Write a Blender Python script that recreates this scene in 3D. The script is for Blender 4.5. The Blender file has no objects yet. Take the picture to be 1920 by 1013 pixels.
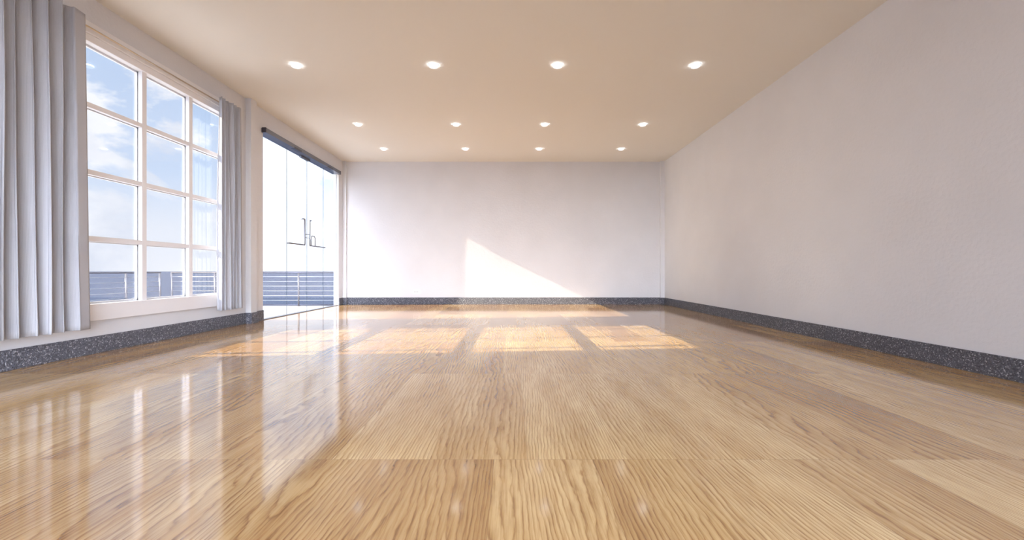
import bpy, bmesh, math, random
from mathutils import Vector, Matrix
random.seed(4)
PI = math.pi
scene = bpy.context.scene
C = scene.collection

# ------------------------------------------------------------------ camera
CAM_Z = 0.837
cam_d = bpy.data.cameras.new('camera')
cam_d.sensor_width = 36; cam_d.lens = 15.0
cam_d.shift_y = 2.3 / 1920
cam_d.clip_start = 0.05; cam_d.clip_end = 60000
cam = bpy.data.objects.new('camera', cam_d); C.objects.link(cam)
cam.location = (0, 0, CAM_Z); cam.rotation_euler = (PI/2, 0, 0)
scene.camera = cam

# ------------------------------------------------------------------ colour management
scene.view_settings.view_transform = 'Standard'
scene.view_settings.look = 'None'
scene.view_settings.gamma = 1.0
scene.view_settings.use_curve_mapping = False
scene.view_settings.exposure = 0.0

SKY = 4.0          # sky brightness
SKY_BACK_BOOST = 20.0     # how much the sky behind the camera is boosted to light the room
SUN = 12.0
HALO_GLOW = 14.0   # emission of an added disc above each lens, throws a ceiling halo
# # per downlight

# ------------------------------------------------------------------ world: hazy blue sky with clouds
w = bpy.data.worlds.new('sky'); scene.world = w; w.use_nodes = True
nt = w.node_tree; nt.nodes.clear()
def N(t, typ, **kw):
    n = t.nodes.new(typ)
    for k, v in kw.items(): setattr(n, k, v)
    return n
def ramp(t, stops, interp='LINEAR'):
    r = t.nodes.new('ShaderNodeValToRGB'); r.color_ramp.interpolation = interp
    e = r.color_ramp.elements
    while len(e) < len(stops): e.new(0.5)
    for i, (p, c) in enumerate(stops):
        e[i].position = p; e[i].color = (c[0], c[1], c[2], 1)
    return r
tc = N(nt, 'ShaderNodeTexCoord'); sep = N(nt, 'ShaderNodeSeparateXYZ')
nt.links.new(tc.outputs['Generated'], sep.inputs[0])
g = ramp(nt, [(0.0, (.255, .265, .29)), (0.08, (.245, .26, .29)), (0.18, (.185, .225, .29)), (0.35, (.150, .195, .27)), (1.0, (.15, .21, .33))])
nt.links.new(sep.outputs['Z'], g.inputs[0])
mp = N(nt, 'ShaderNodeMapping'); mp.inputs['Scale'].default_value = (1, 1, 1.5); mp.inputs['Location'].default_value = (0.35, 0.2, 0.1)
nt.links.new(tc.outputs['Generated'], mp.inputs[0])
nz = N(nt, 'ShaderNodeTexNoise'); nz.inputs['Scale'].default_value = 4.4; nz.inputs['Detail'].default_value = 10; nz.inputs['Roughness'].default_value = .58
nz.inputs['Distortion'].default_value = .3
nt.links.new(mp.outputs[0], nz.inputs['Vector'])
cm = ramp(nt, [(0.45, (0, 0, 0)), (0.51, (1, 1, 1))])
nt.links.new(nz.outputs[0], cm.inputs[0])
nz2 = N(nt, 'ShaderNodeTexNoise'); nz2.inputs['Scale'].default_value = 7; nz2.inputs['Detail'].default_value = 6
nt.links.new(mp.outputs[0], nz2.inputs['Vector'])
cc = ramp(nt, [(0.38, (.225, .24, .275)), (0.58, (.30, .305, .32))])
nt.links.new(nz2.outputs[0], cc.inputs[0])
mx = N(nt, 'ShaderNodeMix', data_type='RGBA')
mk = N(nt, 'ShaderNodeMath', operation='MULTIPLY'); mk.inputs[1].default_value = .92
nt.links.new(cm.outputs[0], mk.inputs[0]); nt.links.new(mk.outputs[0], mx.inputs[0])
nt.links.new(g.outputs[0], mx.inputs[6]); nt.links.new(cc.outputs[0], mx.inputs[7])
# added bright lobe of sky behind the camera, fills the room with light
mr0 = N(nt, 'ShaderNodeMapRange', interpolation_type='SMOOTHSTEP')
mr0.inputs[1].default_value = .50; mr0.inputs[2].default_value = 1.0; mr0.inputs[3].default_value = SKY; mr0.inputs[4].default_value = SKY*SKY_BACK_BOOST
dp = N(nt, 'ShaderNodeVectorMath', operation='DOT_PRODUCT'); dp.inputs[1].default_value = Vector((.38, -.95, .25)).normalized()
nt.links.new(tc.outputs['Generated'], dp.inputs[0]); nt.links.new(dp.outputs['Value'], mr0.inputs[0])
# added sky boost ahead and left, strengthens the door's reflection in the floor
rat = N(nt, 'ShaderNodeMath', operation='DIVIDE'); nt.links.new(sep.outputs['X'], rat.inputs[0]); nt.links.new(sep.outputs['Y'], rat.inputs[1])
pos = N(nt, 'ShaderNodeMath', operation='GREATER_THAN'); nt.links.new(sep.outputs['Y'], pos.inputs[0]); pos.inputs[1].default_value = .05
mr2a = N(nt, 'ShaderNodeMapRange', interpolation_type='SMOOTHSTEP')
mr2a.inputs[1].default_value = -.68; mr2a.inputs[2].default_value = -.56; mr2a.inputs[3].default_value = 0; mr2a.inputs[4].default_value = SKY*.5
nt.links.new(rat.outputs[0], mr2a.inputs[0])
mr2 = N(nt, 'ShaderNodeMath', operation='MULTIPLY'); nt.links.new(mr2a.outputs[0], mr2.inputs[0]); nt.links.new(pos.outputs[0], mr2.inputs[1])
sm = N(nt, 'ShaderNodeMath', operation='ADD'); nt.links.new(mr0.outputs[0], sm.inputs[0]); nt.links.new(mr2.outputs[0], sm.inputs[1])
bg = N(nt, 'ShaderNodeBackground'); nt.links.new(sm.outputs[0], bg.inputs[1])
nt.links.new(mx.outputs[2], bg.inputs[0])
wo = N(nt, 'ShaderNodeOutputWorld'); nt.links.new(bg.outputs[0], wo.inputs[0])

# ------------------------------------------------------------------ sun
sd = bpy.data.lights.new('sun', 'SUN'); sd.energy = SUN; sd.angle = math.radians(0.12); sd.color = (1.0, .88, .68)
so = bpy.data.objects.new('sun', sd); C.objects.link(so)
sun_dir = Vector((1, .10, -.488)).normalized()
so.rotation_euler = sun_dir.to_track_quat('-Z', 'Y').to_euler(); so.location = (-20, -2, 10)

# ------------------------------------------------------------------ helpers
def nm(name):
    m = bpy.data.materials.new(name); m.use_nodes = True
    t = m.node_tree; t.nodes.clear()
    out = N(t, 'ShaderNodeOutputMaterial'); p = N(t, 'ShaderNodeBsdfPrincipled')
    t.links.new(p.outputs[0], out.inputs[0])
    return m, t, p, out
def setp(p, col=None, rough=None, metal=None, spec=None):
    if col: p.inputs['Base Color'].default_value = (*col, 1)
    if rough is not None: p.inputs['Roughness'].default_value = rough
    if metal is not None: p.inputs['Metallic'].default_value = metal
    if spec is not None: p.inputs['Specular IOR Level'].default_value = spec
def add_box(bm, x0, x1, y0, y1, z0, z1):
    vs = [bm.verts.new((x, y, z)) for x in (x0, x1) for y in (y0, y1) for z in (z0, z1)]
    for f in ((0,1,3,2), (4,6,7,5), (0,4,5,1), (2,3,7,6), (0,2,6,4), (1,5,7,3)):
        bm.faces.new([vs[i] for i in f])
def bx(*boxes):
    bm = bmesh.new()
    for b in boxes: add_box(bm, *b)
    return bm
def add_tube(bm, pts, r, n=12, caps=True):
    pts = [Vector(p) for p in pts]; rings = []
    prev = None
    for i, p in enumerate(pts):
        if i == 0: d = pts[1] - p
        elif i == len(pts)-1: d = p - pts[i-1]
        else: d = (pts[i+1]-p).normalized() + (p-pts[i-1]).normalized()
        d.normalize()
        if prev is None:
            a = d.cross(Vector((0, 0, 1)))
            if a.length < .01: a = d.cross(Vector((1, 0, 0)))
        else: a = prev - d*prev.dot(d)
        a.normalize(); prev = a; b = d.cross(a)
        rings.append([bm.verts.new(p + (a*math.cos(2*PI*k/n) + b*math.sin(2*PI*k/n))*r) for k in range(n)])
    for i in range(len(rings)-1):
        for k in range(n):
            f = bm.faces.new((rings[i][k], rings[i][(k+1)%n], rings[i+1][(k+1)%n], rings[i+1][k])); f.smooth = True
    if caps:
        bm.faces.new(rings[0][::-1]); bm.faces.new(rings[-1])
def add_lathe(bm, prof, n=48, c=(0, 0, 0)):
    rings = []
    for r, z in prof:
        if r < 1e-6: rings.append([bm.verts.new((c[0], c[1], c[2]+z))])
        else: rings.append([bm.verts.new((c[0]+r*math.cos(2*PI*k/n), c[1]+r*math.sin(2*PI*k/n), c[2]+z)) for k in range(n)])
    for a, b in zip(rings, rings[1:]):
        for k in range(n):
            q = []
            for v in (a[k % len(a)], a[(k+1) % len(a)], b[(k+1) % len(b)], b[k % len(b)]):
                if v not in q: q.append(v)
            if len(q) > 2:
                f = bm.faces.new(q); f.smooth = True
def obj(name, bm, mat, parent=None, bevel=0, kind=None, loc=None):
    bmesh.ops.recalc_face_normals(bm, faces=bm.faces)
    me = bpy.data.meshes.new(name); bm.to_mesh(me); bm.free()
    me.materials.append(mat)
    o = bpy.data.objects.new(name, me); C.objects.link(o)
    if loc: o.location = loc
    if parent: o.parent = parent
    if bevel:
        b = o.modifiers.new('bevel', 'BEVEL'); b.width = bevel; b.segments = 2; b.limit_method = 'ANGLE'
    if kind: o['kind'] = kind
    return o
def tag(o, label, cat, group=None):
    o['label'] = label; o['category'] = cat
    if group: o['group'] = group
    return o
def thing(name, label, cat, loc=(0,0,0), group=None):
    o = bpy.data.objects.new(name, None); C.objects.link(o); o.location = loc; o.empty_display_size = .1
    return tag(o, label, cat, group)
def struct_empty(name, loc, label, cat):
    o = thing(name, label, cat, loc); o['kind'] = 'structure'; return o
def struct(name, bm, m, label, cat, bevel=0):
    o = obj(name, bm, m, bevel=bevel, kind='structure'); return tag(o, label, cat)

# ------------------------------------------------------------------ materials
def bump_noise(t, p, scale, strength, dist=.01, detail=4, vec=None, stretch=None):
    c = N(t, 'ShaderNodeTexCoord'); m = N(t, 'ShaderNodeMapping')
    if stretch: m.inputs['Scale'].default_value = stretch
    t.links.new(c.outputs['Object'], m.inputs[0])
    n = N(t, 'ShaderNodeTexNoise'); n.inputs['Scale'].default_value = scale; n.inputs['Detail'].default_value = detail
    t.links.new(m.outputs[0], n.inputs['Vector'])
    b = N(t, 'ShaderNodeBump'); b.inputs['Strength'].default_value = strength; b.inputs['Distance'].default_value = dist
    t.links.new(n.outputs[0], b.inputs['Height']); t.links.new(b.outputs[0], p.inputs['Normal'])
    return n

def plaster(name, col, rough=.62):
    m, t, p, o = nm(name); setp(p, col, rough, 0, .3)
    n = bump_noise(t, p, 28, .28, .012, 5)
    c = N(t, 'ShaderNodeTexCoord')
    n2 = N(t, 'ShaderNodeTexNoise'); n2.inputs['Scale'].default_value = 1.4; n2.inputs['Detail'].default_value = 3
    t.links.new(c.outputs['Object'], n2.inputs['Vector'])
    r = ramp(t, [(0.3, tuple(x*.97 for x in col)), (0.7, tuple(min(1, x*1.02) for x in col))])
    t.links.new(n2.outputs[0], r.inputs[0]); t.links.new(r.outputs[0], p.inputs['Base Color'])
    return m
M_wall = plaster('wall_plaster', (.755, .75, .78))
M_ceil, t, p, o = nm('ceiling_paint'); setp(p, (.80, .76, .70), .8, 0, .2)
bump_noise(t, p, 60, .05, .004)
M_white, t, p, o = nm('white_frame_paint'); setp(p, (.86, .84, .86), .4, 0, .4)
bump_noise(t, p, 90, .02, .002)

# speckled stone baseboard
M_base, t, p, o = nm('speckled_granite'); setp(p, (.10, .105, .14), .32, .15, .6)
c = N(t, 'ShaderNodeTexCoord')
v = N(t, 'ShaderNodeTexVoronoi'); v.inputs['Scale'].default_value = 105
t.links.new(c.outputs['Object'], v.inputs['Vector'])
sepc = N(t, 'ShaderNodeSeparateColor'); t.links.new(v.outputs['Color'], sepc.inputs[0])
r = ramp(t, [(0.0, (.06, .062, .08)), (0.55, (.115, .12, .155)), (0.86, (.17, .175, .21)), (0.97, (.50, .50, .55))])
t.links.new(sepc.outputs[0], r.inputs[0]); t.links.new(r.outputs[0], p.inputs['Base Color'])
n = N(t, 'ShaderNodeTexNoise'); n.inputs['Scale'].default_value = 110; n.inputs['Detail'].default_value = 3
t.links.new(c.outputs['Object'], n.inputs['Vector'])
b = N(t, 'ShaderNodeBump'); b.inputs['Strength'].default_value = .9; b.inputs['Distance'].default_value = .02
t.links.new(n.outputs[0], b.inputs['Height']); t.links.new(b.outputs[0], p.inputs['Normal'])

# oak plank floor
PW, PL, PY0, PX0 = .435, 1.591, 1.897, .356
M_floor, t, p, o = nm('oak_planks')
def math_(op, a, b=None, c=None):
    n = N(t, 'ShaderNodeMath', operation=op)
    for i, x in enumerate((a, b, c)):
        if x is None: continue
        if isinstance(x, (int, float)): n.inputs[i].default_value = x
        else: t.links.new(x, n.inputs[i])
    return n.outputs[0]
geo = N(t, 'ShaderNodeNewGeometry'); s = N(t, 'ShaderNodeSeparateXYZ'); t.links.new(geo.outputs['Position'], s.inputs[0])
X, Y = s.outputs[0], s.outputs[1]
row = math_('DIVIDE', math_('SUBTRACT', Y, PY0), PL)
rowi = math_('FLOOR', row); rowf = math_('SUBTRACT', row, rowi)
wn = N(t, 'ShaderNodeTexWhiteNoise', noise_dimensions='1D'); t.links.new(rowi, wn.inputs['W'])
off = math_('MULTIPLY', math_('ROUND', math_('MULTIPLY', wn.outputs[0], 3.0)), .33)
col = math_('ADD', math_('DIVIDE', math_('SUBTRACT', X, PX0), PW), off)
coli = math_('FLOOR', col); colf = math_('SUBTRACT', col, coli)
cv = N(t, 'ShaderNodeCombineXYZ'); t.links.new(coli, cv.inputs[0]); t.links.new(rowi, cv.inputs[1])
wn2 = N(t, 'ShaderNodeTexWhiteNoise', noise_dimensions='2D'); t.links.new(cv.outputs[0], wn2.inputs['Vector'])
rs = N(t, 'ShaderNodeSeparateColor'); t.links.new(wn2.outputs['Color'], rs.inputs[0])
r1, r2, r3 = rs.outputs[0], rs.outputs[1], rs.outputs[2]
# contour grain
gv = N(t, 'ShaderNodeCombineXYZ')
t.links.new(math_('ADD', math_('MULTIPLY', X, 2.6), math_('MULTIPLY', r1, 40)), gv.inputs[0])
t.links.new(math_('ADD', math_('MULTIPLY', Y, .33), math_('MULTIPLY', r2, 40)), gv.inputs[1])
t.links.new(math_('MULTIPLY', r3, 20), gv.inputs[2])
gn = N(t, 'ShaderNodeTexNoise'); gn.inputs['Scale'].default_value = 1.0; gn.inputs['Detail'].default_value = 1.0; gn.inputs['Roughness'].default_value = .35
t.links.new(gv.outputs[0], gn.inputs['Vector'])
wv = N(t, 'ShaderNodeCombineXYZ')
t.links.new(math_('ADD', math_('MULTIPLY', X, 14), math_('MULTIPLY', r2, 30)), wv.inputs[0])
t.links.new(math_('MULTIPLY', Y, 5), wv.inputs[1])
wig = N(t, 'ShaderNodeTexNoise'); wig.inputs['Scale'].default_value = 1.0; wig.inputs['Detail'].default_value = 3
t.links.new(wv.outputs[0], wig.inputs['Vector'])
gph = math_('ADD', math_('MULTIPLY', gn.outputs[0], 20), math_('ADD', math_('MULTIPLY', wig.outputs[0], 1.6), math_('MULTIPLY', X, math_('MULTIPLY_ADD', r3, 30, 28))))
saw = math_('FRACT', gph)
line = ramp(t, [(0.0, (.10, .10, .10)), (0.25, (.55, .55, .55)), (0.7, (1, 1, 1)), (0.88, (.75, .75, .75)), (1.0, (.10, .10, .10))])
t.links.new(saw, line.inputs[0])
# fibres
fv = N(t, 'ShaderNodeCombineXYZ'); t.links.new(math_('MULTIPLY', X, 120), fv.inputs[0]); t.links.new(math_('MULTIPLY', Y, 5), fv.inputs[1])
t.links.new(math_('MULTIPLY', r1, 9), fv.inputs[2])
fn = N(t, 'ShaderNodeTexNoise'); fn.inputs['Scale'].default_value = 1; fn.inputs['Detail'].default_value = 4; fn.inputs['Roughness'].default_value = .6
t.links.new(fv.outputs[0], fn.inputs['Vector'])
# broad tone within planks
bv = N(t, 'ShaderNodeCombineXYZ'); t.links.new(math_('ADD', math_('MULTIPLY', X, 5), math_('MULTIPLY', r3, 17)), bv.inputs[0]); t.links.new(math_('MULTIPLY', Y, .9), bv.inputs[1])
bn = N(t, 'ShaderNodeTexNoise'); bn.inputs['Scale'].default_value = 1; bn.inputs['Detail'].default_value = 3
t.links.new(bv.outputs[0], bn.inputs['Vector'])
tone = ramp(t, [(0.26, (.40, .225, .085)), (0.52, (.565, .37, .165)), (0.78, (.72, .53, .28))])
t.links.new(math_('ADD', math_('MULTIPLY', bn.outputs[0], .70), math_('MULTIPLY', r3, .34)), tone.inputs[0])
dark = N(t, 'ShaderNodeMix', data_type='RGBA', blend_type='MULTIPLY'); dark.inputs[0].default_value = 1
lc = ramp(t, [(0.05, (.42, .29, .19)), (0.45, (.84, .76, .66)), (0.85, (1.06, 1.06, 1.04))])
fr_ = ramp(t, [(0.36, (0, 0, 0)), (0.60, (1, 1, 1))]); t.links.new(fn.outputs[0], fr_.inputs[0])
lf = math_('ADD', math_('MULTIPLY', line.outputs[0], math_('MULTIPLY_ADD', fr_.outputs[0], .22, .48)), math_('MULTIPLY', fr_.outputs[0], .24))
t.links.new(lf, lc.inputs[0])
t.links.new(tone.outputs[0], dark.inputs[6]); t.links.new(lc.outputs[0], dark.inputs[7])
# seams
ex = math_('MINIMUM', colf, math_('SUBTRACT', 1, colf)); ey = math_('MINIMUM', rowf, math_('SUBTRACT', 1, rowf))
sx = math_('LESS_THAN', ex, .0018); sy = math_('LESS_THAN', ey, .0008)
seam = math_('MAXIMUM', sx, sy)
mseam = N(t, 'ShaderNodeMix', data_type='RGBA'); mseam.inputs[7].default_value = (.26, .15, .07, 1)
t.links.new(math_('MULTIPLY', seam, .55), mseam.inputs[0]); t.links.new(dark.outputs[2], mseam.inputs[6])
t.links.new(mseam.outputs[2], p.inputs['Base Color'])
setp(p, None, .4, 0, .0)
p.inputs['Coat Weight'].default_value = 1.0; p.inputs['Coat Roughness'].default_value = .09; p.inputs['Coat IOR'].default_value = 2.5
b = N(t, 'ShaderNodeBump'); b.inputs['Strength'].default_value = .05; b.inputs['Distance'].default_value = .002
t.links.new(lf, b.inputs['Height']); t.links.new(b.outputs[0], p.inputs['Normal'])
b2 = N(t, 'ShaderNodeBump'); b2.inputs['Strength'].default_value = .004; b2.inputs['Distance'].default_value = .003
t.links.new(lf, b2.inputs['Height']); t.links.new(b2.outputs[0], p.inputs['Coat Normal'])

# clear glass: lets the sun through, mirrors by angle
M_glass = bpy.data.materials.new('clear_glass'); M_glass.use_nodes = True; t = M_glass.node_tree; t.nodes.clear()
out = N(t, 'ShaderNodeOutputMaterial'); mxs = N(t, 'ShaderNodeMixShader'); tr = N(t, 'ShaderNodeBsdfTransparent'); gl = N(t, 'ShaderNodeBsdfGlossy')
tr.inputs[0].default_value = (.97, .98, .99, 1); gl.inputs['Roughness'].default_value = 0.0
fr = N(t, 'ShaderNodeFresnel'); fr.inputs[0].default_value = 1.45
mm = N(t, 'ShaderNodeMath', operation='MULTIPLY'); mm.inputs[1].default_value = .22
t.links.new(fr.outputs[0], mm.inputs[0]); t.links.new(mm.outputs[0], mxs.inputs[0])
t.links.new(tr.outputs[0], mxs.inputs[1]); t.links.new(gl.outputs[0], mxs.inputs[2]); t.links.new(mxs.outputs[0], out.inputs[0])
M_edge, t, p, o = nm('glass_edge'); setp(p, (.12, .14, .18), .3, 0, .3)
M_steel, t, p, o = nm('brushed_steel'); setp(p, (.20, .205, .24), .32, 1.0)
bump_noise(t, p, 40, .03, .002, stretch=(1, .05, 20))
M_rail, t, p, o = nm('railing_steel'); setp(p, (.17, .16, .17), .35, .5)
bump_noise(t, p, 60, .02, .002)
M_cable, t, p, o = nm('bright_cable_steel'); setp(p, (.50, .50, .54), .3, .7)
bump_noise(t, p, 60, .02, .002)
M_dsteel, t, p, o = nm('dark_steel'); setp(p, (.10, .10, .13), .35, .8)
bump_noise(t, p, 60, .03, .002)
M_brass, t, p, o = nm('pale_rod_metal'); setp(p, (.62, .50, .38), .3, .8)
bump_noise(t, p, 60, .02, .002)
M_plastic, t, p, o = nm('white_plastic'); setp(p, (.88, .88, .92), .35, 0, .5)
bump_noise(t, p, 60, .01, .001)
M_hole, t, p, o = nm('dark_slot'); setp(p, (.06, .06, .08), .6)
bump_noise(t, p, 60, .01, .001)
M_tile, t, p, o = nm('balcony_tile'); setp(p, (.62, .63, .65), .25, 0, .5)
br = N(t, 'ShaderNodeTexBrick'); br.offset = 0; br.inputs['Scale'].default_value = 1
br.inputs['Color1'].default_value = (.62, .63, .65, 1); br.inputs['Color2'].default_value = (.60, .61, .63, 1); br.inputs['Mortar'].default_value = (.55, .56, .60, 1)
br.inputs['Mortar Size'].default_value = .006; br.inputs['Brick Width'].default_value = .6; br.inputs['Row Height'].default_value = .6
c = N(t, 'ShaderNodeTexCoord'); t.links.new(c.outputs['Object'], br.inputs['Vector']); t.links.new(br.outputs[0], p.inputs['Base Color'])
M_sea, t, p, o = nm('sea_water'); setp(p, (.050, .062, .095), .6, 0, .04)
c = N(t, 'ShaderNodeTexCoord'); n = N(t, 'ShaderNodeTexNoise'); n.inputs['Scale'].default_value = .3; n.inputs['Detail'].default_value = 6
t.links.new(c.outputs['Object'], n.inputs['Vector'])
b = N(t, 'ShaderNodeBump'); b.inputs['Strength'].default_value = .8; b.inputs['Distance'].default_value = .8
t.links.new(n.outputs[0], b.inputs['Height']); t.links.new(b.outputs[0], p.inputs['Normal'])

# ribbed curtain fabric with a little light through it (UV x runs along the cloth)
M_cloth, t, p, o = nm('ribbed_curtain_fabric'); setp(p, (.575, .57, .61), .85, 0, .1)
uv = N(t, 'ShaderNodeUVMap'); sp = N(t, 'ShaderNodeSeparateXYZ'); t.links.new(uv.outputs[0], sp.inputs[0])
sw = N(t, 'ShaderNodeMath', operation='MULTIPLY'); sw.inputs[1].default_value = 2*PI/.0062; t.links.new(sp.outputs[0], sw.inputs[0])
sn = N(t, 'ShaderNodeMath', operation='SINE'); t.links.new(sw.outputs[0], sn.inputs[0])
n = N(t, 'ShaderNodeTexNoise'); n.inputs['Scale'].default_value = 160; n.inputs['Detail'].default_value = 3
t.links.new(uv.outputs[0], n.inputs['Vector'])
ad = N(t, 'ShaderNodeMath', operation='MULTIPLY_ADD'); ad.inputs[1].default_value = 1.05
t.links.new(n.outputs[0], ad.inputs[0]); t.links.new(sn.outputs[0], ad.inputs[2])
b = N(t, 'ShaderNodeBump'); b.inputs['Strength'].default_value = .35; b.inputs['Distance'].default_value = .0015
t.links.new(ad.outputs[0], b.inputs['Height']); t.links.new(b.outputs[0], p.inputs['Normal'])
rr = ramp(t, [(0.0, (.47, .47, .515)), (0.5, (.575, .57, .61)), (1.0, (.655, .65, .68))])
mr = N(t, 'ShaderNodeMapRange'); mr.inputs[1].default_value = -1; mr.inputs[2].default_value = 3.2
t.links.new(ad.outputs[0], mr.inputs[0]); t.links.new(mr.outputs[0], rr.inputs[0]); t.links.new(rr.outputs[0], p.inputs['Base Color'])
tl = N(t, 'ShaderNodeBsdfTranslucent'); tl.inputs[0].default_value = (.62, .60, .60, 1)
ms = N(t, 'ShaderNodeMixShader'); ms.inputs[0].default_value = .14
t.links.new(p.outputs[0], ms.inputs[1]); t.links.new(tl.outputs[0], ms.inputs[2]); t.links.new(ms.outputs[0], o.inputs[0])

M_lens, t, p, o = nm('lamp_lens'); setp(p, (.9, .9, .9), .4)
p.inputs['Emission Color'].default_value = (.86, .93, 1, 1); p.inputs['Emission Strength'].default_value = 1.05
M_halo, t, p, o = nm('added_halo_glow'); setp(p, (.9, .9, .9), .4)
p.inputs['Emission Color'].default_value = (.82, .91, 1, 1); p.inputs['Emission Strength'].default_value = HALO_GLOW

# ------------------------------------------------------------------ setting
XL, XR, YB, YF, H = -4.25, 3.83, 10.765, -3.0, 3.60
TW = .12
struct('floor', bx((XL-TW, XR, YF, YB, -.15, 0)), M_floor, 'glossy oak plank floor with wide boards running to the far wall', 'floor')
struct('ceiling', bx((XL-TW, XR+.15, YF, YB+.15, H, H+.15)), M_ceil, 'smooth warm white ceiling with twelve round lights', 'ceiling')
struct('wall_back', bx((XL-TW, XR+.15, YB, YB+.15, -.15, H)), M_wall, 'grey plaster far wall facing the camera', 'wall')
struct('wall_right', bx((XR, XR+.15, YF, YB, -.15, H)), M_wall, 'long blank plaster wall on the right', 'wall')
WY0, WY1, WZ0, WZ1 = 2.72, 6.39, .40, 3.20
DY0, DY1, DZ1 = 7.28, 10.46, 3.25
XO = XL - TW
struct('wall_left', bx(
    (XO, XL, YF, WY0, -.15, H), (XO, XL, WY0, WY1, -.15, WZ0), (XO, XL, WY0, WY1, WZ1, H),
    (XO, XL, WY1, DY0, -.15, H), (XO, XL, DY0, DY1, DZ1, H), (XO, XL, DY1, YB, -.15, H)),
    M_wall, 'plaster wall on the left holding the window and the glass door', 'wall')
# unseen wall behind the camera, its wide opening added to let daylight in
fy0, fy1 = YF-.15, YF
struct('wall_front', bx((XO, -3.9, fy0, fy1, -.15, H), (3.5, XR+.15, fy0, fy1, -.15, H), (-3.9, 3.5, fy0, fy1, -.15, .1), (-3.9, 3.5, fy0, fy1, 3.4, H)),
    M_wall, 'plaster wall behind the camera around an added daylight opening', 'wall')
# columns
PX = XL + .087
struct('trim_1', bx((XL, PX, 6.808, 6.963, 0, H)), M_wall, 'shallow plaster column between window and glass door', 'column')
struct('trim_2', bx((XL, XL+.09, 10.70, YB, 0, H)), M_wall, 'narrow plaster column in the far left corner', 'column')
struct('trim_3', bx((XR-.10, XR, 10.70, YB, 0, H)), M_wall, 'narrow plaster column in the far right corner', 'column')
BH, BT = .175, .018
struct('baseboard_left', bx((XL, XL+BT, YF, 6.808, 0, BH), (PX-.001, PX+BT, 6.79, 6.981, 0, BH), (XL, PX, 6.79, 6.808, 0, BH), (XL, PX, 6.963, 6.981, 0, BH), (XL, XL+BT, 6.981, DY0, 0, BH),
    (XL, XL+BT, DY1, 10.70, 0, BH)), M_base, 'dark speckled stone baseboard along the left wall', 'baseboard', .003)
struct('baseboard_back', bx((XL, XL+.09+BT, 10.70-BT, 10.70, 0, BH), (XL+.09, XR-.10, YB-BT, YB, 0, BH), (XR-.10-BT, XR, 10.70-BT, 10.70, 0, BH)),
    M_base, 'dark speckled stone baseboard along the far wall', 'baseboard', .003)
struct('baseboard_right', bx((XR-BT, XR, YF, 10.70-BT, 0, BH)), M_base, 'dark speckled stone baseboard along the right wall', 'baseboard', .003)

# ------------------------------------------------------------------ window
win = struct_empty('window_1', (XL, (WY0+WY1)/2, WZ0), 'tall white window with a grid of square panes between curtains', 'window')
def rel(bm, o):
    bmesh.ops.translate(bm, verts=bm.verts, vec=-Vector(o.location)); return bm
XG = -4.28
ya, yb = 2.78, 6.33
za, zb = .505, 3.125
obj('window_frame', rel(bx((-4.31, -4.225, WY0-.02, ya+.01, za, zb), (-4.31, -4.225, yb-.01, WY1+.02, za, zb)), win), M_white, win, .003)
obj('window_head', rel(bx((-4.32, -4.205, WY0-.03, WY1+.03, zb, 3.20), (-4.32, -4.185, WY0-.03, WY1+.03, 3.20, 3.315)), win), M_white, win, .004)
obj('window_sill', rel(bx((-4.32, -4.195, WY0-.03, WY1+.03, .337, za)), win), M_white, win, .004)
bm = bmesh.new()
for yy in (3.49, 4.20, 4.91, 5.62):
    add_box(bm, -4.275, -4.23, yy-.030, yy+.030, za, zb); add_box(bm, -4.31, -4.285, yy-.036, yy+.036, za, zb)
for zz in (1.164, 1.834, 2.505):
    add_box(bm, -4.275, -4.232, ya, yb, zz-.024, zz+.024); add_box(bm, -4.31, -4.285, ya, yb, zz-.033, zz+.033)
add_box(bm, -4.31, -4.285, ya, yb, za, za+.02); add_box(bm, -4.31, -4.285, ya, yb, zb-.02, zb)
obj('glazing_bars', rel(bm, win), M_white, win)
obj('window_glass', rel(bx((-4.283, -4.278, ya, yb, za, zb)), win), M_glass, win)

win_added = struct_empty('added_window', (-.2, YF-.1, .1), 'unseen wide glazed opening added behind the camera for daylight', 'window')  # added window, out of view, main daylight source for the room
bm = bmesh.new()
for xx in (-3.86, -1.4, 1.0, 3.46): add_box(bm, xx-.04, xx+.04, YF-.13, YF-.05, .1, 3.4)
add_box(bm, -3.9, 3.5, YF-.13, YF-.05, .1, .18); add_box(bm, -3.9, 3.5, YF-.13, YF-.05, 3.32, 3.4)
obj('window_frame', rel(bm, win_added), M_white, win_added)
obj('window_glass', rel(bx((-3.86, 3.46, YF-.095, YF-.09, .14, 3.36)), win_added), M_glass, win_added)

# ------------------------------------------------------------------ glass door
door = struct_empty('door_1', (-4.30, 8.9, 0), 'frameless double glass door with steel track and pull handles', 'door')
DX = -4.30
seams = [7.285, 8.15, 8.94, 9.72, 10.455]
for a, b_ in zip(seams, seams[1:]):
    o = obj('glass_panel', rel(bx((DX-.005, DX+.005, a+.004, b_-.004, .012, 3.20)), door), M_glass, door)
    e = obj('panel_edge', rel(bx((DX-.0045, DX+.0045, b_-.004, b_-.0015, .012, 3.20)), door), M_edge, o)
trk = obj('door_track', rel(bx((-4.37, -4.17, 7.236, 10.39, 3.195, 3.275)), door), M_steel, door, .006)
obj('track_end_cap', rel(bx((-4.235, -4.168, 7.228, 7.236, 3.193, 3.277)), door), M_dsteel, trk)
obj('track_end_cap', rel(bx((-4.235, -4.168, 10.39, 10.40, 3.193, 3.277)), door), M_dsteel, trk)
for yy in (8.32, 9.80):
    obj('track_cover', rel(bx((-4.24, -4.166, yy-.14, yy+.14, 3.192, 3.232)), door), M_dsteel, trk, .003)
obj('top_pivot', rel(bx((-4.325, -4.275, 8.66, 8.935, 3.155, 3.196)), door), M_steel, door, .003)
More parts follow.
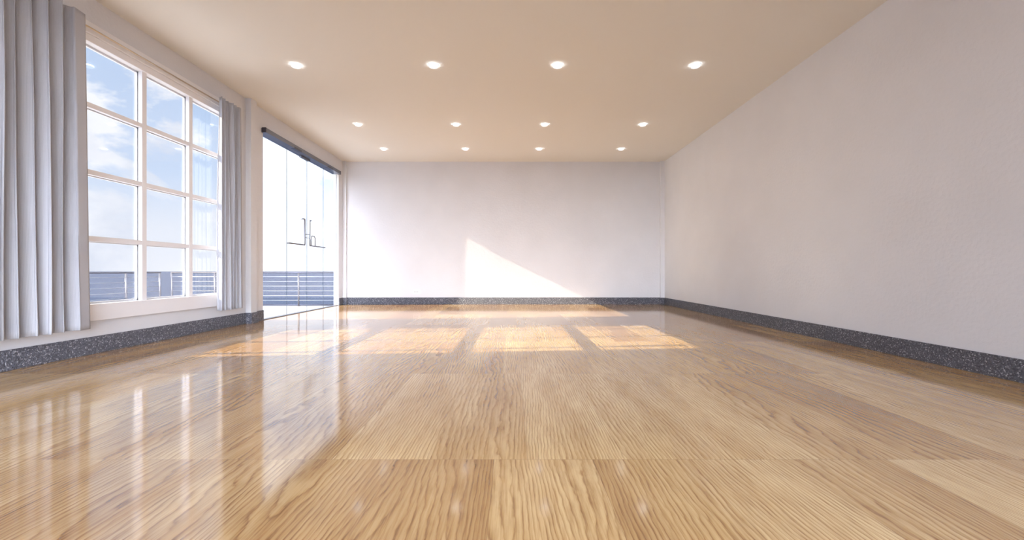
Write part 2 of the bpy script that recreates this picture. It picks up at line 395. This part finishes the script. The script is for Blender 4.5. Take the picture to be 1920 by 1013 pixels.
obj('top_pivot', rel(bx((-4.325, -4.275, 8.945, 9.03, 3.155, 3.196)), door), M_steel, door, .003)
obj('threshold', rel(bx((-4.36, -4.25, 7.28, 10.46, 0, .010)), door), M_steel, door, .003)
# pull handles: tall upright with a long low arm along the leaf
XH = -4.25
def handle(y_up, y_end, sgn):
    bm = bmesh.new()
    add_tube(bm, [(DX+.005, y_up+.06*sgn, 1.905), (XH, y_up+.06*sgn, 1.905), (XH, y_up+.01*sgn, 1.905), (XH, y_up, 1.895), (XH, y_up, 1.39), (XH, y_up+.012*sgn, 1.375), (XH, y_end, 1.375), (DX+.005, y_end, 1.375)], .014, 12)
    h = obj('pull_handle', rel(bm, door), M_steel, door)
    return h
handle(8.75, 8.16, -1); handle(8.97, 9.70, 1)
for yy in (8.86,):
    bm = bmesh.new()
    add_tube(bm, [(XH, 8.76, 1.60), (XH, 8.95, 1.60)], .007, 8); add_tube(bm, [(XH, 8.76, 1.53), (XH, 8.95, 1.53)], .006, 8)
    obj('latch', rel(bm, door), M_steel, door)
bm = bmesh.new()
add_tube(bm, [(XH, 9.03, 1.375), (XH, 9.03, 1.55), (XH, 9.06, 1.585), (XH, 9.17, 1.585), (XH, 9.21, 1.55), (XH, 9.21, 1.375)], .010, 10)
obj('lock_loop', rel(bm, door), M_steel, door)

# ------------------------------------------------------------------ curtains and rod
def curtain(name, label, y0, y1, pitch, amp, flat, seed, flare=.03, zt=3.272, zbm=.285, xc=-4.075, flat_end=True):
    rnd = random.Random(seed)
    th = thing(name, label, 'curtain', (xc, (y0+y1)/2, zbm), 'grey curtains at the window')
    bm = bmesh.new(); uvl = bm.loops.layers.uv.new('UVMap')
    # path: list of (y, phase)
    L = y1 - y0 - flat
    nf = max(1, round(L/pitch)); edges = [0]
    for i in range(nf): edges.append(edges[-1] + 1 + rnd.uniform(-.14, .14))
    edges = [e/edges[-1]*L for e in edges]
    amps = [amp*rnd.uniform(.75, 1.2) for _ in range(nf+1)]
    K = 22; cols = []
    for i in range(nf):
        for k in range(K):
            u = k/K; y = edges[i] + (edges[i+1]-edges[i])*u
            cols.append((y, 2*PI*u, amps[i]*(1-u)+amps[i+1]*u, (edges[i+1]-edges[i]), i+u))
    for k in range(9):
        cols.append((L + flat*k/8, 0, amps[-1], pitch, nf))
    NR = 60; rings = []; us = []
    for r_ in range(NR+1):
        f = r_/NR; z = zt + (zbm-zt)*f
        ringv = []; ulist = []; acc = 0; prev = None
        for j, (y, ph, a, pw, idx) in enumerate(cols):
            wob = .012*math.sin(idx*1.9 + f*2.3 + seed) + .006*math.sin(idx*3.1 - f*5)
            aa = a*(.72 + .28*min(1, f*3)) 
            xx = aa*math.cos(ph) + (wob if ph or j < len(cols)-9 else wob*.5)
            yo = -.16*pw*math.sin(2*ph)*(0.7+.3*f) + pw*.10*math.sin(idx*2.2+seed)*f
            if j >= len(cols)-9:
                k = j-(len(cols)-9); xx = aa*(1-.35*(k/8)) ; yo = yo
            yy = y0 + y + yo + flare*f*f*(y/(y1-y0))
            P = Vector((xc+xx, yy, z))
            if prev is not None: acc += (P-prev).length if r_ == 0 else 0
            prev = P
            if r_ == 0: us.append(acc)
            ringv.append(bm.verts.new(P - Vector(th.location)))
        rings.append(ringv)
    for r_ in range(NR):
        for j in range(len(cols)-1):
            fc = bm.faces.new((rings[r_][j], rings[r_+1][j], rings[r_+1][j+1], rings[r_][j+1])); fc.smooth = True
            vals = [(us[j], r_/NR*3), (us[j], (r_+1)/NR*3), (us[j+1], (r_+1)/NR*3), (us[j+1], r_/NR*3)]
            for lp, vv in zip(fc.loops, vals): lp[uvl].uv = vv
    o = obj('curtain_cloth', bm, M_cloth, th)
    s_ = o.modifiers.new('thick', 'SOLIDIFY'); s_.thickness = .003; s_.offset = 0
    # hem at the foot
    return th
curtain('curtain', 'wide pale grey pleated curtain at the left end of the window', 2.42, 4.045, .108, .058, .12, 3)
curtain('curtain', 'narrow gathered grey curtain between the window and the column', 5.94, 6.385, .078, .046, .05, 8, flare=.02)
rod = thing('curtain_rod', 'thin pale metal rod running above the window between the two curtains', 'curtain rod', (-4.160, 4.4, 3.24))
bm = bmesh.new(); add_tube(bm, [(-4.160, 2.2, 3.24), (-4.160, 6.33, 3.24)], .008, 12); obj('rod', rel(bm, rod), M_brass, rod)
for yy in (2.3, 6.26):
    bm = bmesh.new(); add_tube(bm, [(-4.205, yy, 3.24), (-4.160, yy, 3.24)], .006, 10); add_box(bm, -4.186, -4.180, yy-.02, yy+.02, 3.21, 3.275)
    obj('bracket', rel(bm, rod), M_brass, rod)

# ------------------------------------------------------------------ ceiling downlights
rows = [(5.71, 'row nearest the camera'), (8.01, 'middle row'), (9.61, 'row closest to the far wall')]
colsX = [(-2.89, 'first from the left'), (-1.05, 'second from the left'), (.612, 'third from the left'), (2.455, 'rightmost')]
proto = None
for ry, rn in rows:
    for cx, cn in colsX:
        lab = 'round recessed ceiling light, %s in the %s' % (cn, rn)
        if proto is None:
            th = thing('ceiling_light', lab, 'ceiling light', (cx, ry, H), 'recessed ceiling lights')
            bm = bmesh.new(); add_lathe(bm, [(.056, -.001), (.056, -.004), (.060, -.005), (.067, -.003), (.069, 0)], 48)
            ring = obj('trim_ring', bm, M_plastic, th)
            bm = bmesh.new(); add_lathe(bm, [(0, -.0225), (.054, -.0225), (.054, -.0215), (0, -.0215)], 48)
            halo = obj('added_halo_disc', bm, M_halo, th)  # added upward glow that makes the halo around the lamp
            bm = bmesh.new(); add_lathe(bm, [(.012, -.001), (.012, -.0225)], 16); stem = obj('stem', bm, M_plastic, th)
            bm = bmesh.new(); add_lathe(bm, [(.0545, -.0205), (.056, -.0215), (.056, -.0265), (.052, -.029), (0, -.030)], 48)
            lens = obj('lamp_lens', bm, M_lens, th); proto = (th, ring, halo, stem, lens)
        else:
            th = proto[0].copy(); C.objects.link(th); th.location = (cx, ry, H); th['label'] = lab
            for q in proto[1:]:
                k = q.copy(); C.objects.link(k); k.parent = th

# ------------------------------------------------------------------ wall outlet
ox, oz = -2.40, .316
ot = thing('power_outlet', 'small white double power outlet low on the far wall', 'outlet', (ox, YB, oz))
obj('cover_plate', bx((-.095, .095, -.010, 0, -.050, .050)), M_plastic, ot, .004)
for sx_, w_ in ((-.048, .03), (.012, .03)):
    bm = bmesh.new(); add_box(bm, sx_-w_*.75, sx_+w_*.75, -.0125, -.0095, -.030, .030)
    s1 = obj('socket', bm, M_plastic, ot, .002)
    obj('socket_slots', bx((sx_-.014, sx_-.006, -.0135, -.0120, -.012, .012), (sx_+.006, sx_+.014, -.0135, -.0120, -.012, .012)), M_hole, s1)
obj('switch_rocker', bx((.05, .082, -.014, -.0095, -.028, .028)), M_plastic, ot, .002)

# ------------------------------------------------------------------ balcony
BZ = -.08
RX, RY, RT = -9.2, 11.2, .812
tag(obj('balcony_floor', bx((RX-.15, XO, 1.0, RY+.12, BZ-.3, BZ), (XO, -3.5, YB+.16, RY+.12, BZ-.3, BZ)), M_tile, kind='structure'), 'white tiled balcony floor outside the glass door', 'balcony floor')
def railing(name, label, P0, P1, posts, group):
    P0, P1 = Vector(P0), Vector(P1); th = thing(name, label, 'railing', (P0.x, P0.y, BZ), group)
    d = (P1-P0).normalized(); nrm = Vector((-d.y, d.x, 0))
    for s_ in posts:
        q = d*s_
        bm = bmesh.new()
        add_tube(bm, [(q.x, q.y, 0.0), (q.x, q.y, RT-BZ-.02)], .022, 14)
        add_lathe(bm, [(.05, 0), (.05, .008), (.024, .012)], 20, (q.x, q.y, 0))
        obj('post', bm, M_rail, th)
    Ln = (P1-P0).length
    bm = bmesh.new(); e = d*Ln; h = RT-BZ-.012
    add_tube(bm, [(-d.x*.02, -d.y*.02, h), (e.x+d.x*.02, e.y+d.y*.02, h)], .016, 12); obj('top_rail', bm, M_dsteel, th)
    for k in range(6):
        z = .695 - .1245*k - BZ
        bm = bmesh.new(); add_tube(bm, [(0, 0, z), (e.x, e.y, z)], .0065, 8); obj('cable', bm, M_cable, th)
    bm = bmesh.new(); add_tube(bm, [(0, 0, .035), (e.x, e.y, .035)], .012, 8); obj('bottom_rail', bm, M_dsteel, th)
    return th
railing('balcony_railing', 'steel cable railing seen through the window, running along the sea side', (RX, 11.15, 0), (RX, 5.15, 0), [0, .98, 1.95, 2.95, 3.95, 5, 6], 'cable railings round the balcony')
railing('balcony_railing', 'steel cable railing across the balcony end, behind the glass door', (-8.93, RY, 0), (-3.6, RY, 0), [0, 1.13, 2.23, 3.33, 4.35, 5.33], 'cable railings round the balcony')
tag(obj('sea', bx((-30000, 30000, -2000, 42000, -22, -20)), M_sea, kind='structure'), 'flat blue grey sea reaching to the horizon beyond the balcony', 'sea')
